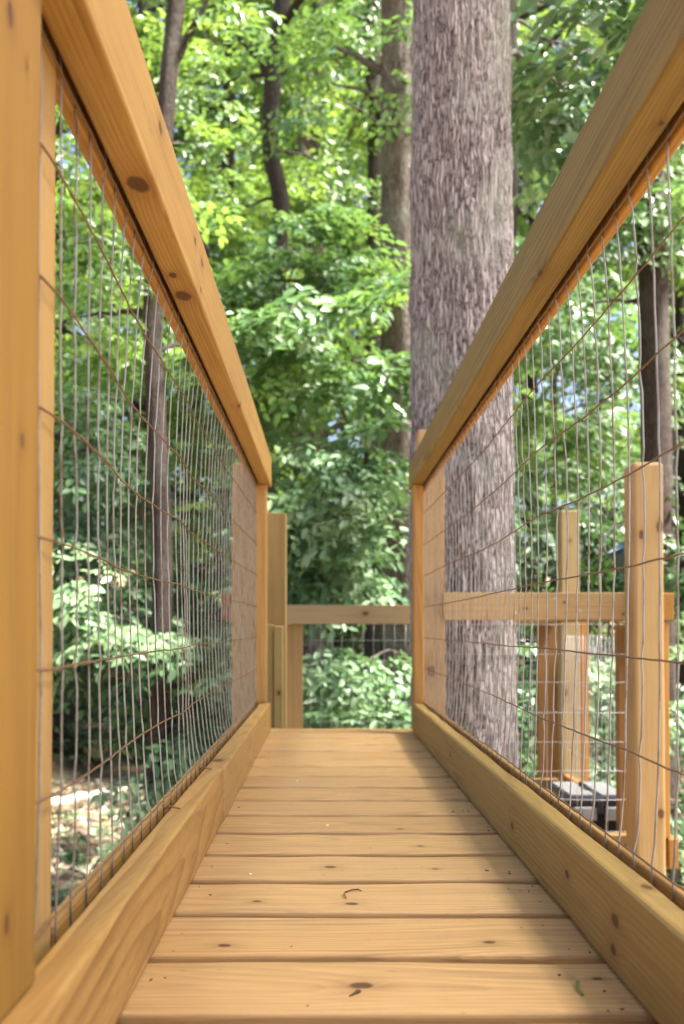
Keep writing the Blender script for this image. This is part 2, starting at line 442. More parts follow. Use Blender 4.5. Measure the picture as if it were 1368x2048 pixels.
# ------------------------------------------------------------------ wire mesh panel
WV = wire_mat('galvanised_wire', (0.32, 0.31, 0.295), (0.14, 0.09, 0.06), 0.15)
WH = wire_mat('rusty_wire', (0.24, 0.20, 0.16), (0.16, 0.075, 0.035), 1.4)
WG = simple('bright_galvanised_wire', (0.50, 0.52, 0.56), 0.45, 0.6)
def bulge(tab, Y):
    return float(np.interp(Y, tab[0], tab[1]))
def mesh_panel(name, parent, tab, y0, y1, zs, ztop, zbot, sgn, rng, dy=0.0508, out=0.0, wander=0.0022):
    mv = MB()
    env = lambda z: max(0.0, math.sin(math.pi * min(1, max(0, (z - zs[0]) / (zs[-1] - zs[0]))))) ** 0.6
    n = int((y1 - y0) / dy) + 1
    base = tab[2]
    s0 = rng.uniform(0, 50)
    zoff = lambda Y, k: 0.0035 * noise.noise(Vector((Y * 2.2, k * 5.1, s0)))
    xo = lambda Y, z: sgn * (base + (bulge(tab, Y) - base) * env(z) + env(z) * 0.006 * noise.noise(Vector((Y * 2.5, z * 3.0, s0 + 9))))
    yo = lambda i, z: wander * noise.noise(Vector((i * 3.7, z * 4.5, s0 + 3))) * (0.3 + env(z)) + 0.008 * env(z) * noise.noise(Vector((i * .21, z * 2.0, s0 + 4)))
    for i in range(n):
        Y = y0 + i * dy
        pts = []
        levels = [zbot]
        for k, z in enumerate(zs):
            levels += [z]
            if k + 1 < len(zs):
                levels += [z + (zs[k + 1] - z) * q for q in (.2, .5, .8)]
        levels.append(ztop)
        jog = rng.uniform(-.5, .5)
        for z in levels:
            near = min(abs(z - q) for q in zs)
            kk = (0.0016 if near < 0.004 else -0.0005) * jog * 2
            y = Y + yo(i, z) + rng.uniform(-.0012, .0012)
            pts.append((xo(Y, z) + sgn * 0.0012 + kk, y, z + zoff(Y, 0)))
        mv.tube(pts, 0.00105, 6, mi=0)
    for k, z in enumerate(zs):
        pts = []
        ny = int((y1 - y0) / dy * 2) + 1
        for i in range(ny):
            Y = y0 - 0.012 + (y1 - y0 + 0.02) * i / (ny - 1)
            pts.append((xo(Y, z) - sgn * 0.0012 + rng.uniform(-.0005, .0005), Y, z + zoff(Y, k) + rng.uniform(-.0008, .0008)))
        mv.tube(pts, 0.0011, 6, mi=1)
    return mv.build(name, [WV, WH], parent, smooth=True)
ZS = [0.108 + 0.1015 * k for k in range(8)]
ZS[-1] = 0.807

# ------------------------------------------------------------------ left railing
RB, RT = 0.812, 0.912
lr = thing('railing', 'left pine railing with wavy wire mesh, its top rail in full light', 'railing', (-0.22, 1.2, 0.0), 'wire mesh railings of the footbridge')
# kerb pieces (joint at 1.59 m)
KLW = 0.034
a, b = (XL - KLW, -0.5, 0.0015), (XL, 1.588, KZ)
mk = wood('kerb_pine_bold_grain', light=(0.68, 0.43, 0.19), dark=(0.42, 0.20, 0.06), seed=0.4, ring=15, off=(0.005, 0.03), tilt=(0.05, 0.09), contrast=0.95, distort=4.5, rand=False)
board('kerb_board', lr, a, b, mk, 'Y', r=0.005, wob=0.001)
a, b = (XL - KLW, 1.59, 0.0015), (XL + .001, 2.96, KZ)
board('kerb_board', lr, a, b, wood('kerb_pine', light=(0.66, 0.43, 0.2), dark=(0.43, 0.22, 0.08), seed=8.4, ring=46, off=(0.0, 0.03), tilt=(0.02, 0.08), rand=False, knots=k_on(a, b, 'Y', [(XL - .02, 1.68, KZ, .012)])), 'Y', r=0.005)
def pts_on_left(px, py, z): Yk = F * (z - CAM_Z) / (VY - py); return (X(px, Yk), Yk, z)
# top rail
kn = [(*pts_on_left(272, 360, RB), .0125), (*pts_on_left(343, 545, RB), .006), (*pts_on_left(364, 587, RB), .013)]
for px, py, r in ((317, 245, .007), (388, 475, .006), (402, 520, .007), (400, 575, .004), (480, 808, .008), (500, 885, .006)):
    Yk = F * XL / (px - VX); kn.append((XL, Yk, Z(py, Yk), r))
a, b = (XL - 0.0385, -0.55, RB), (XL, 3.0, RT)
board('top_rail', lr, a, b, wood('left_rail_pine', light=(0.70, 0.47, 0.20), dark=(0.42, 0.20, 0.06), seed=11.2, ring=55, off=(0.02, 0.045), tilt=(0.008, 0.014), knots=k_on(a, b, 'Y', kn), contrast=.5, rand=False), 'Y', r=0.004, wob=0.0008, wane=(0, 0.003))
board('outer_rail', lr, (XL - 0.0575, 0.746, 0.803), (XL - 0.0455, 3.0, 0.905), wood('outer_rail_pine', light=(0.6, 0.35, 0.13), dark=(0.38, 0.17, 0.05), seed=4.4, ring=60, off=(0.03, 0.05)), 'Y', r=0.003)
board('lower_outer_rail', lr, (XL - 0.0575, 0.746, -0.12), (XL - 0.0455, 3.0, 0.0985), wood('lower_rail_pine', light=(0.66, 0.42, 0.17), dark=(0.40, 0.2, 0.07), seed=4.9, ring=50, off=(0.03, 0.05), contrast=.8), 'Y', r=0.003)
# near post standing on the kerb
a, b = (XL - 0.0385 - .055, 0.541, KZ + 0.001), (XL - 0.0215, 0.63, RB - 0.001)
kp = []
for px, py, r in ((46, 118, .0025), (42, 880, .0035), (18, 1845, .005), (12, 12, .006)):
    Yk = F * (XL - .0215) / (px - VX); kp.append((XL - .0215, Yk, Z(py, Yk), r))
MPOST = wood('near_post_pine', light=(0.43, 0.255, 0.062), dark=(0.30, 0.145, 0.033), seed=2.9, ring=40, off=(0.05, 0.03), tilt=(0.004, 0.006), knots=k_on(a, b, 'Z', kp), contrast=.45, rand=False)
board('inner_post', lr, a, b, MPOST, 'Z', r=0.003, seg=10)
a, b = (XL - .045 - .089 - .038, 0.655, -0.2), (XL - .045 - .039, 0.744, 0.90)
# outer post meets the outer rails on their outside
board('outer_post', lr, (XL - .0455 - .0885, 0.655, -0.2), (XL - .0455, 0.7445, 0.95), wood('outer_post_pine', light=(0.66, 0.46, 0.24), dark=(0.42, 0.25, 0.1), seed=9.1, ring=75, off=(0.03, 0.02), tilt=(0.006, 0.01), contrast=.7, rand=False, knots=[(-.30, -.035, -.044, .01), (-.24, -.01, -.044, .006)]), 'Z', r=0.003)
# far posts
board('inner_post', lr, (XL - 0.046, 2.925, KZ + .001), (XL - 0.012, 2.985, RB - .001), PINE[0], 'Z')
board('outer_post', lr, (XL - 0.131, 3.003, -0.3), (XL - 0.046, 3.09, 0.895), TAN, 'Z')
mesh_panel('wire_mesh', lr, (
    [.60, .69, .74, .84, .94, 1.05, 1.15, 1.35, 1.42, 1.5, 1.6, 1.9, 2.3, 2.7, 3.0],
    [.224, .220, .217, .221, .2255, .235, .239, .237, .232, .236, .243, .241, .236, .228, .2215], 0.2215),
    0.695, 2.99, ZS, 0.86, 0.05, -1, random.Random(3))
# rest of the same mesh beside and behind the camera
mesh_panel('wire_mesh', lr, ([-1, 4], [.2215, .2215], 0.2215), -0.5, 0.64, ZS, 0.86, 0.05, -1, random.Random(4))

# ------------------------------------------------------------------ right railing
rr = thing('railing', 'right pine railing with wire mesh, inner side of its top rail in shade', 'railing', (0.33, 1.2, 0.0), 'wire mesh railings of the footbridge')
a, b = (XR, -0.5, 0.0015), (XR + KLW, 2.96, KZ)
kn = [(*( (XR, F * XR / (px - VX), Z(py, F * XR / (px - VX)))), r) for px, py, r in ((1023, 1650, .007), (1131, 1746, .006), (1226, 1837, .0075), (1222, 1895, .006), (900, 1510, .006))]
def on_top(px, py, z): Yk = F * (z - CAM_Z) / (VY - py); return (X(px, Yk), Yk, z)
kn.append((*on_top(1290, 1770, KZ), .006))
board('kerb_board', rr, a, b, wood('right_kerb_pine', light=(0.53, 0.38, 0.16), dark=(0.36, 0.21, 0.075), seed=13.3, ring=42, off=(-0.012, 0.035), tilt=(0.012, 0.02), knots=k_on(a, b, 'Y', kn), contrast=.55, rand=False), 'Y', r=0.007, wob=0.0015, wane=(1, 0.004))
RRB, RRT = 0.811, 0.898
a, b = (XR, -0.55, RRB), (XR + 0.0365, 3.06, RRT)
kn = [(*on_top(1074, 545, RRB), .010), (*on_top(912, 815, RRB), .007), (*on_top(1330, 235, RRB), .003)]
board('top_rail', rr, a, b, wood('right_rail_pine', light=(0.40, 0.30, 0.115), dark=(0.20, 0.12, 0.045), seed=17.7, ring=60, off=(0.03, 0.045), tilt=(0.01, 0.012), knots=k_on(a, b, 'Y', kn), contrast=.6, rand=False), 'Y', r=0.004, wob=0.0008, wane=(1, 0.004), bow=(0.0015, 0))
board('outer_rail', rr, (XR + 0.0435, -0.55, 0.803), (XR + 0.0545, 3.06, 0.89), wood('outer_rail_pine_right', light=(0.66, 0.38, 0.13), dark=(0.42, 0.19, 0.05), seed=6.4, ring=60, off=(0.03, 0.05)), 'Y', r=0.003)
board('lower_outer_rail', rr, (XR + 0.0435, -0.55, -0.12), (XR + 0.0545, 3.0, 0.0975), wood('lower_rail_pine_right', light=(0.66, 0.41, 0.17), dark=(0.42, 0.2, 0.07), seed=7.9, ring=60, off=(0.02, 0.05), contrast=.7), 'Y', r=0.003)
board('inner_post', rr, (XR + .004, 2.925, KZ + .001), (XR + .036, 2.985, RRB - .001), PINE[2], 'Z')
a, b = (XR + .044, 3.003, -0.3), (XR + .125, 3.09, 0.772)
a, b = (XR + .0345, 3.063, -0.3), (XR + .1235, 3.152, 1.02)
board('outer_post', rr, a, b, wood('far_post_pine', light=(0.70, 0.51, 0.31), dark=(0.48, 0.29, 0.14), seed=3.3, ring=70, off=(.02, .05), knots=k_on(a, b, 'Z', [(X(862, 3.063), 3.063, Z(1342, 3.063), .014)]), rand=False), 'Z')
board('inner_post', rr, (XR + .004, -0.2, KZ + .001), (XR + .036, -0.11, RRB - .001), PINE[0], 'Z')
mesh_panel('wire_mesh', rr, (
    [.5, .8, 1.0, 1.2, 1.4, 1.6, 1.8, 2.0, 2.3, 2.7, 3.0],
    [.3255, .332, .338, .336, .331, .336, .343, .345, .34, .334, .3255], 0.3245),
    0.545, 2.99, ZS, 0.86, 0.05, 1, random.Random(11))
mesh_panel('wire_mesh', rr, ([-1, 4], [.3245, .3245], 0.3245), -0.5, 0.50, ZS, 0.86, 0.05, 1, random.Random(12))
# bent staples that hold the mesh on the left lower rail
def staple(parent, p):
    mb = MB(); p = Vector(p)
    mb.tube([p, p + Vector((.006, .002, .004)), p + Vector((.012, .004, .002)), p + Vector((.02, .012, -.001))], 0.0011, 6)
    mb.tube([p + Vector((0, -.004, .005)), p + Vector((.003, .003, .001)), p + Vector((.006, .012, .002))], 0.0011, 6)
    mb.build('staple', WH, parent, True)
for px, py in ((329, 1617), (390, 1538)):
    q = Vector(on_top(px, py, KZ + 0.003)); q.x = XL - KLW - 0.004
    staple(lr, q)

# ------------------------------------------------------------------ landing round the big tree
FZ = -0.40
OK_X, OK_Y, OK_R = 0.555, 3.62, 0.207
land = thing('landing_deck', 'lower pine platform beyond the walkway, built round the big tree trunk', 'platform', (0.3, 3.5, -0.6))
k = 0
y = 3.16
while y < 4.1:
    spans = [(-0.42, 1.06)]
    if abs(y + .07 - OK_Y) < 0.32: spans = [(-0.42, OK_X - .27), (OK_X + .27, 1.06)]
    for x0, x1 in spans:
        board('floor_board', land, (x0, y, FZ - .026), (x1, y + .138, FZ), PINE[k % 3], 'X', r=.004)
    y += .142; k += 1
board('rim_joist', land, (-0.42, 3.118, -0.57), (1.06, 3.156, FZ - .03), PINE[1], 'X')
board('rim_joist', land, (-0.42, 4.166, -0.57), (1.06, 4.204, FZ - .03), PINE[1], 'X')
board('rim_joist', land, (1.064, 2.98, -0.47), (1.100, 4.20, -0.385), wood('rim_orange', light=(.55, .30, .10), dark=(.36, .16, .05), seed=2, off=(.01, .02)), 'Y')
board('rim_joist', land, (1.05, 2.93, -0.57), (1.088, 4.16, -0.49), PINE[0], 'Y')
for x, y in ((-.38, 3.2), (1.0, 3.2), (-.38, 4.1), (1.0, 4.1)):
    board('support_post', land, (x - .044, y - .044, -1.9), (x + .044, y + .044, -0.575), TAN, 'Z')

def gal_mesh(name, parent, x0, x1, Y, zs, dx=0.0508, r=0.0009, rng=RND):
    mb = MB(); n = int((x1 - x0) / dx)
    for i in range(n + 1):
        x = x0 + i * dx
        mb.tube([(x + rng.uniform(-.002, .002), Y, zs[0] - .01 + (zs[-1] - zs[0] + .02) * q / 4) for q in range(5)], r, 5)
    for z in zs:
        mb.tube([(x0 - .01 + (x1 - x0 + .02) * q / 6, Y - .0016, z + rng.uniform(-.0015, .0015)) for q in range(7)], r * 1.15, 5)
    return mb.build(name, WG, parent, True)
def gal_mesh_y(name, parent, y0, y1, Xp, zs, dy=0.0508, r=0.0009, rng=RND):
    mb = MB(); n = int((y1 - y0) / dy)
    for i in range(n + 1):
        y = y0 + i * dy
        mb.tube([(Xp, y + rng.uniform(-.002, .002), zs[0] - .01 + (zs[-1] - zs[0] + .02) * q / 4) for q in range(5)], r, 5)
    for z in zs:
        mb.tube([(Xp + .0016, y0 + (y1 - y0) * q / 6, z + rng.uniform(-.0015, .0015)) for q in range(7)], r * 1.15, 5)
    return mb.build(name, WG, parent, True)

# front right railing, in front of the trunk
YF = 3.0
fr = thing('railing', 'low railing in front of the big trunk, pale rail ending at the tall corner post', 'railing', (.7, YF, FZ), 'railings of the tree landing')
a, b = (X(888, YF), YF, Z(1240, YF)), (X(1262, YF), YF + .038, Z(1185, YF))
kn = [(X(1051, YF), YF, Z(1217, YF), .006), (X(1130, YF), YF, Z(1205, YF), .004), (X(1247, YF), YF, Z(1228, YF), .004)]
rail_f = board('top_rail', fr, a, b, wood('front_rail_pine', light=(.70, .54, .37), dark=(.5, .32, .17), seed=21, ring=60, off=(.02, .06), knots=k_on(a, b, 'X', kn), contrast=.35, rand=False), 'X')
for px, py in ((1110, 1197), (1031, 1226), (1253, 1197), (1253, 1221), (1160, 1222)):
    screw(fr, (X(px, YF), YF, Z(py, YF)), (0, -1, 0))
gal_mesh('wire_mesh', fr, X(905, YF) + .02, X(1252, YF), YF + .045, [Z(p, YF) for p in (1667, 1603, 1545, 1486, 1427, 1366, 1309, 1249)])
board('bottom_rail', fr, (X(905, YF), YF, Z(1730, YF)), (X(1262, YF), YF + .038, Z(1668, YF)), wood('bottom_rail_pine', light=(.62, .42, .2), dark=(.42, .22, .08), seed=23, ring=60, off=(.02, .06), knots=[(X(1258, YF) - X(905, YF) - (X(1262, YF) - X(905, YF)) / 2 - .01, -.019, .01, .017)]), 'X')
# tall corner post
YP = 2.84
a, b = (X(1268, YP), YP, -0.62), (X(1330, YP), YP + .098, Z(922, YP))
kn = [(X(px, YP), YP, Z(py, YP), r) for px, py, r in ((1284, 1069, .010), (1321, 1053, .013), (1319, 1626, .012))]
board('corner_post', fr, a, b, wood('corner_post_pine', light=(.68, .51, .33), dark=(.47, .29, .14), seed=31, ring=75, off=(.03, .06), tilt=(.006, .004), knots=k_on(a, b, 'Z', kn), contrast=.45, rand=False), 'Z', r=0.012, wob=.001)
board('side_batten', fr, (X(1246, YF), YF + .05, FZ + .002), (X(1268, YF), YF + .088, Z(1243, YF)), wood('batten_brown', light=(.45, .26, .12), dark=(.3, .15, .06), seed=3, off=(.02, .03)), 'Z')

# right side railing running away from us
sr = thing('railing', 'railing down the right side of the platform, seen end on beside the corner post', 'railing', (1.1, 3.5, FZ), 'railings of the tree landing')
orange = wood('pine_end_grain', light=(.56, .31, .105), dark=(.36, .16, .045), seed=41, ring=60, off=(.02, .0), contrast=.8)
board('top_rail', sr, (X(1332, YP), YP + .03, Z(1240, YP)), (X(1356, YP), 4.22, Z(1185, YP)), orange, 'Y')
board('side_post', sr, (X(1333, YP), YP + .05, -0.33), (X(1350, YP), YP + .11, Z(1243, YP)), PINE[2], 'Z')
board('bottom_rail', sr, (X(1344, YP), YP + .04, Z(1742, YP)), (X(1364, YP), 4.22, Z(1682, YP)), orange, 'Y')
gal_mesh_y('wire_mesh', sr, YP + .15, 4.1, X(1340, YP), [FZ + .1 * q for q in range(8)])

# back railing
YB = 4.24
br = thing('railing', 'back railing across the far side of the platform with pale top rail', 'railing', (.3, YB, FZ), 'railings of the tree landing')
a, b = (X(571, YB), YB, Z(1248, YB)), (X(1115, YB), YB + .038, Z(1210, YB))
board('top_rail', br, a, b, wood('back_rail_pine', light=(.58, .49, .38), dark=(.4, .30, .2), seed=51, ring=50, off=(.02, .04), knots=k_on(a, b, 'X', [(X(731, YB), YB, Z(1227, YB), .011)]), contrast=.5, rand=False), 'X')
board('support_post', br, (X(562, YB), YB + .04, FZ - .1), (X(605, YB), YB + .078, Z(1249, YB)), TAN, 'Z')
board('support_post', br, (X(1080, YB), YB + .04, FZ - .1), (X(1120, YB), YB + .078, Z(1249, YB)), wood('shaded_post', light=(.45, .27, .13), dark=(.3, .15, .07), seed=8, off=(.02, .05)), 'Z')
gal_mesh('wire_mesh', br, X(577, YB), X(1115, YB), YB + .085, [FZ + .0 + .0975 * q for q in range(9)], dx=.0508, r=.0006)
board('bottom_rail', br, (X(571, YB), YB, Z(1612, YB)), (X(1115, YB), YB + .038, Z(1557, YB)), TAN, 'X')
a, b = (X(1124, 4.14), 4.14, -.6), (X(1160, 4.14), 4.225, Z(1020, 4.14))
board('tall_post', br, a, b, wood('back_post_greenish', light=(.54, .46, .32), dark=(.38, .28, .16), seed=14, off=(.02, .05), knots=k_on(a, b, 'Z', [(X(1141, 4.14), 4.14, Z(1081, 4.14), .006), (X(1130, 4.14), 4.14, Z(1385, 4.14), .012)]), rand=False), 'Z')
board('side_batten', br, (X(1162, YB), YB + .0, FZ + .002), (X(1172, YB) + .012, YB + .07, Z(1242, YB)), orange, 'Z')

# left end of the platform: tall post, short boards and a rail stub
ls = thing('railing', 'tall olive post with short pale boards at the left end of the walkway', 'railing', (-.2, 3.3, FZ), 'railings of the tree landing')
YQ = 3.30
board('tall_post', ls, (X(530, YQ), YQ, -.6), (X(571.5, YQ), YQ + .10, Z(1025, YQ)), wood('olive_post', light=(.50, .37, .195), dark=(.34, .23, .11), seed=61, ring=55, off=(.02, .05), contrast=.35, rand=False), 'Z')
board('short_board', ls, (X(528, 3.22), 3.22, -.45), (X(547, 3.22), 3.258, Z(1249, 3.22)), OLIVE, 'Z')
a, b = (X(548, 3.22), 3.216, -.45), (X(566, 3.22), 3.258, Z(1252, 3.22))
board('short_board', ls, a, b, wood('short_board_pale', light=(.56, .50, .29), dark=(.38, .3, .15), seed=5.1, off=(.02, .08), knots=k_on(a, b, 'Z', [(X(558, 3.22), 3.216, Z(1385, 3.22), .007)]), rand=False), 'Z')
board('top_rail', ls, (X(442, 3.1), 3.10, Z(1240, 3.1)), (X(466, 3.1), 3.7, Z(1186, 3.1)), wood('rail_stub', light=(.40, .22, .11), dark=(.25, .12, .05), seed=7.1, off=(.02, .01)), 'Y')

# ------------------------------------------------------------------ storage case on the platform
GR = simple('grey_plastic', (0.26, 0.26, 0.26), 0.45, 0, 0.06)
BL = simple('dark_blue_plastic', (0.015, 0.017, 0.028), 0.35, 0, 0.1)
BK = simple('black_plastic', (0.012, 0.012, 0.014), 0.5)
cy0, cy1 = 3.17, 3.47
cx0, cx1 = X(1134, cy0), X(1134, cy0) + .222
cz = Z(1592, cy0)
case = thing('storage_case', 'dark blue plastic case with ribbed grey lid panels behind the corner post', 'case', ((cx0 + cx1) / 2, 3.32, FZ))
mb = MB(); mb.box((cx0 + .02, cy0 + .02, FZ + .001), (cx1 - .02, cy1 - .02, cz - .035), r=.012); mb.build('body', BK, case, False)
mb = MB(); mb.box((cx0, cy0, cz - .034), (cx1, cy1, cz), r=.012); lid = mb.build('lid', BL, case)
w = (cx1 - cx0 - .05) / 2
for q in range(2):
    px0 = cx0 + .012 + q * (w + .026)
    mb = MB()
    for j in range(14):
        yy = cy0 + .02 + j * (cy1 - cy0 - .04) / 14
        mb.box((px0, yy, cz - .004), (px0 + w, yy + .013, cz + .006), r=.003)
    mb.box((px0, cy0 + .02, cz - .004), (px0 + w, cy1 - .02, cz + .003), r=.004)
    mb.build('lid_panel', GR, lid)
    mb = MB(); mb.box((px0 + .008, cy0 - .004, cz - .085), (px0 + w + .004, cy0 + .024, cz - .036), r=.006)
    for j in range(5): mb.box((px0 + .012, cy0 - .006, cz - .08 + j * .009), (px0 + .045, cy0, cz - .076 + j * .009))
    mb.build('front_panel', GR, case)
mb = MB(); xm = cx0 + .012 + w + .013
mb.tube([(xm - .012, cy0 + .10, cz + .001), (xm - .012, cy0 + .10, cz + .016), (xm - .012, cy0 + .2, cz + .016), (xm - .012, cy0 + .2, cz + .001)], .005, 8)
mb.build('handle', BK, lid, True)
mb = MB(); mb.box((xm - .012, cy0 - .008, cz - .06), (xm + .012, cy0 + .018, cz - .01), r=.004); mb.build('latch', BL, case)

# teal bucket tipped behind the corner post
TEAL = simple('teal_plastic', (0.02, 0.085, 0.12), 0.5, 0, 0.1)
YS = 3.12
p0 = PT(1256, 1088, YS); p1 = PT(1286, 1150, YS + .01)
bk_o = thing('bucket', 'teal plastic bucket tipped sideways behind the tall corner post', 'bucket', p1)
d = (p1 - p0).normalized()
mb = MB(); u = Vector((1, 0, 0)); u = (u - d * u.dot(d)).normalized(); w2 = d.cross(u)
hh = (p1 - p0).length
prof = [(.050, hh * .98), (.0715, .004), (.0765, 0.002), (.0765, -.004), (.0765, .01), (.0735, .012), (.054, hh)]
mb.loft([[p0 + d * h + (u * math.cos(R(12 * j)) + w2 * math.sin(R(12 * j))) * q for j in range(30)] for q, h in prof])
mb.build('pail', TEAL, bk_o, True)
mb = MB(); mb.tube([p0 - d * .002 + (u * math.cos(R(a)) * .078 + w2 * .0) - d * math.sin(R(a)) * .075 + Vector((0, .01 * math.sin(R(a)), 0)) for a in range(0, 181, 15)], .0025, 8)
mb.build('handle', SCREW, bk_o, True)
hook = MB(); hook.tube([Vector((X(1300, YP), YP + .099, p0.z + .07)), Vector((X(1300, YP), YP + .16, p0.z + .075)), Vector((X(1296, YP), YS, p0.z + .072))], .004, 8)
tag(hook.build('hook', SCREW, None, True), 'steel hook on the back of the tall corner post holding the bucket', 'hook')

# ------------------------------------------------------------------ bits lying on the deck
TWIG = simple('dry_twig', (0.10, 0.055, 0.03), 0.8); GTW = simple('green_twig', (0.16, 0.2, 0.04), 0.6); CHIP = simple('wood_chip', (0.75, 0.68, 0.55), 0.8)
def on_deck(px, py, z=0.0):
    Yk = F * (CAM_Z - z) / (py - VY); return Vector((X(px, Yk), Yk, z))
def curl(name, label, pts, rad, mat, cat='twig', grp='bits of litter on the deck boards'):
    P3 = [on_deck(x, y, 0.0) + Vector((0, 0, rad[0] * 1.0 + h)) for x, y, h in pts]
    c = P3[0].copy(); c.z = 0
    mb = MB(); mb.tube([p - c for p in P3], rad, 7)
    return tag(mb.build(name, mat, None, True, Matrix.Translation(c)), label, cat, grp)
curl('twig', 'curled greenish twig on the nearest plank by the right kerb', [(1152, 1960, 0), (1150, 1968, .003), (1152, 1976, .002), (1158, 1982, 0), (1162, 1986, 0)], [.0014, .0016, .0013, .0011, .0009], GTW)
curl('twig', 'short dark stalk lying just below the knot on the nearest plank', [(698, 1987, 0), (708, 1984, .001), (714, 1982, .002), (720, 1979, .001)], [.0007, .0011, .002, .0012], TWIG)
curl('twig', 'tiny reddish twig on the third plank near its middle', [(690, 1784, 0), (688, 1789, .002), (692, 1794, 0)], [.001, .001, .0008], simple('red_twig', (.25, .08, .03), .8))
curl('twig', 'thin curved brown stem along the middle of the third plank', [(690, 1782, 0), (703, 1779, .001), (716, 1778, .001), (722, 1780, 0)], [.0009, .001, .001, .0007], TWIG)
for px, py, lab in ((502, 1746, 'pale wood chip on a plank near the left kerb'), (655, 1649, 'white wood chip in the middle of the walkway'), (595, 1561, 'small grey chip on the planks beyond the left kerb joint'), (911, 1684, 'pale curled chip on a plank close to the right kerb')):
    c = on_deck(px, py); mb = MB()
    s = .0022
    mb.add([Vector(v) * s for v in ((-1, -.6, 0), (1, -.5, 0), (.8, .7, 0), (-.7, .8, 0), (-.7, -.4, .9), (.9, -.3, .6), (.5, .6, .9), (-.6, .5, .5))], [(3, 2, 1, 0), (4, 5, 6, 7), (0, 1, 5, 4), (1, 2, 6, 5), (2, 3, 7, 6), (3, 0, 4, 7)])
    tag(mb.build('wood_chip', CHIP, None, False, Matrix.Translation(c)), lab, 'wood chip', 'bits of litter on the deck boards')

# crumbs of bark and grit gathered on the boards, mostly along the right kerb
rg = random.Random(21); mb = MB()
for i in range(120):
    yk = rg.uniform(.8, 3.1)
    xk = XR - .004 - abs(rg.gauss(0, .03)) if i < 60 else (XL + .004 + abs(rg.gauss(0, .015)) if i < 85 else rg.uniform(XL, XR))
    if (yk - y_first) % P > P - .03: continue
    s_ = rg.uniform(.0005, .0014) * (1 if i < 85 else .6)
    a_ = rg.uniform(0, 6.28); l_ = rg.uniform(1, 2.6)
    q = [Vector((xk + s_ * (c * l_ * math.cos(a_) - e * math.sin(a_)), yk + s_ * (c * l_ * math.sin(a_) + e * math.cos(a_)), h * s_ * .8 + .0002)) for h in (0, 1) for c, e in ((-1, -.7), (1, -.6), (.8, .8), (-.9, .6))]
    mb.add(q, [(3, 2, 1, 0), (4, 5, 6, 7), (0, 1, 5, 4), (1, 2, 6, 5), (2, 3, 7, 6), (3, 0, 4, 7)])
o = mb.build('grit', TWIG, None, False); o['kind'] = 'stuff'

# ------------------------------------------------------------------ ground
def gz(x, y):
    d = math.hypot(x, y)
    z = -1.62 + 0.25 * noise.noise(Vector((x * .25, y * .25, 0))) + 0.06 * noise.noise(Vector((x * 1.4, y * 1.4, 4)))
    z += 0.02 * max(0, y - 8) + 0.10 * max(0, y - 20) * (1 if y < 70 else 70 / y)
    z += 0.12 * max(0, -x - 2.5) * (1 if x > -8 else 8 / -x) * (1 if y < 30 else 30 / y)
    return z
gs = np.concatenate([-np.geomspace(400, 14, 20), np.linspace(-13, 13, 120), np.geomspace(14, 400, 20)])
gv = np.array([(x, y + 5, gz(x, y + 5)) for y in gs for x in gs]); n = len(gs)
ii = np.arange(n * n).reshape(n, n)
gf = np.stack([ii[:-1, :-1].ravel(), ii[:-1, 1:].ravel(), ii[1:, 1:].ravel(), ii[1:, :-1].ravel()], 1)
m, nt = new_mat('leaf_litter'); g = NG(nt)
co = g.n('ShaderNodeTexCoord').outputs['Object']
n1 = g.n('ShaderNodeTexNoise', {0: co, 'Scale': 3.0, 'Detail': 6.0, 'Roughness': 0.7}).outputs[0]
v1 = g.n('ShaderNodeTexVoronoi', {0: co, 'Scale': 16.0}).outputs['Color']
c = g.ramp(n1, [(.3, (.05, .035, .02)), (.5, (.17, .12, .07)), (.7, (.32, .25, .16))])
c = g.mix(0.35, c, g.mix(1.0, v1, (.35, .26, .16), 'MULTIPLY'))
bs = g.n('ShaderNodeBsdfPrincipled', {'Base Color': c, 'Roughness': 0.9})
bp = g.n('ShaderNodeBump', {'Strength': 0.8, 'Distance': 0.03, 'Height': n1}); nt.links.new(bp.outputs[0], bs.inputs['Normal'])
nt.links.new(bs.outputs[0], g.n('ShaderNodeOutputMaterial').inputs[0])
go = link('ground', mesh_np('ground', gv, gf, True), m); go['kind'] = 'structure'

# ------------------------------------------------------------------ foliage
NR = np.random.default_rng(12)
LT = np.array([(0, 0, 0), (.30, -.22, .05), (.68, -.20, .05), (1.0, 0, -.05), (.68, .20, .05), (.30, .22, .05)], dtype=np.float64)
def leaves_mesh(name, P, D, N, S, rnd):
    """one folded two-quad leaf per row"""
    D = D / np.linalg.norm(D, axis=1, keepdims=True)
    B = np.cross(N, D); B /= np.linalg.norm(B, axis=1, keepdims=True) + 1e-9
    U = np.cross(D, B)
    V = P[:, None, :] + S[:, None, None] * (LT[None, :, 0:1] * D[:, None, :] + LT[None, :, 1:2] * B[:, None, :] + LT[None, :, 2:3] * U[:, None, :])
    n = len(P); b = np.arange(n)[:, None] * 6
    F1 = b + np.array([0, 1, 2, 3]); F2 = b + np.array([0, 3, 4, 5])
    Fq = np.stack([F1, F2], 1).reshape(-1, 4)
    return mesh_np(name, V.reshape(-1, 3), Fq, False, np.repeat(rnd, 2))
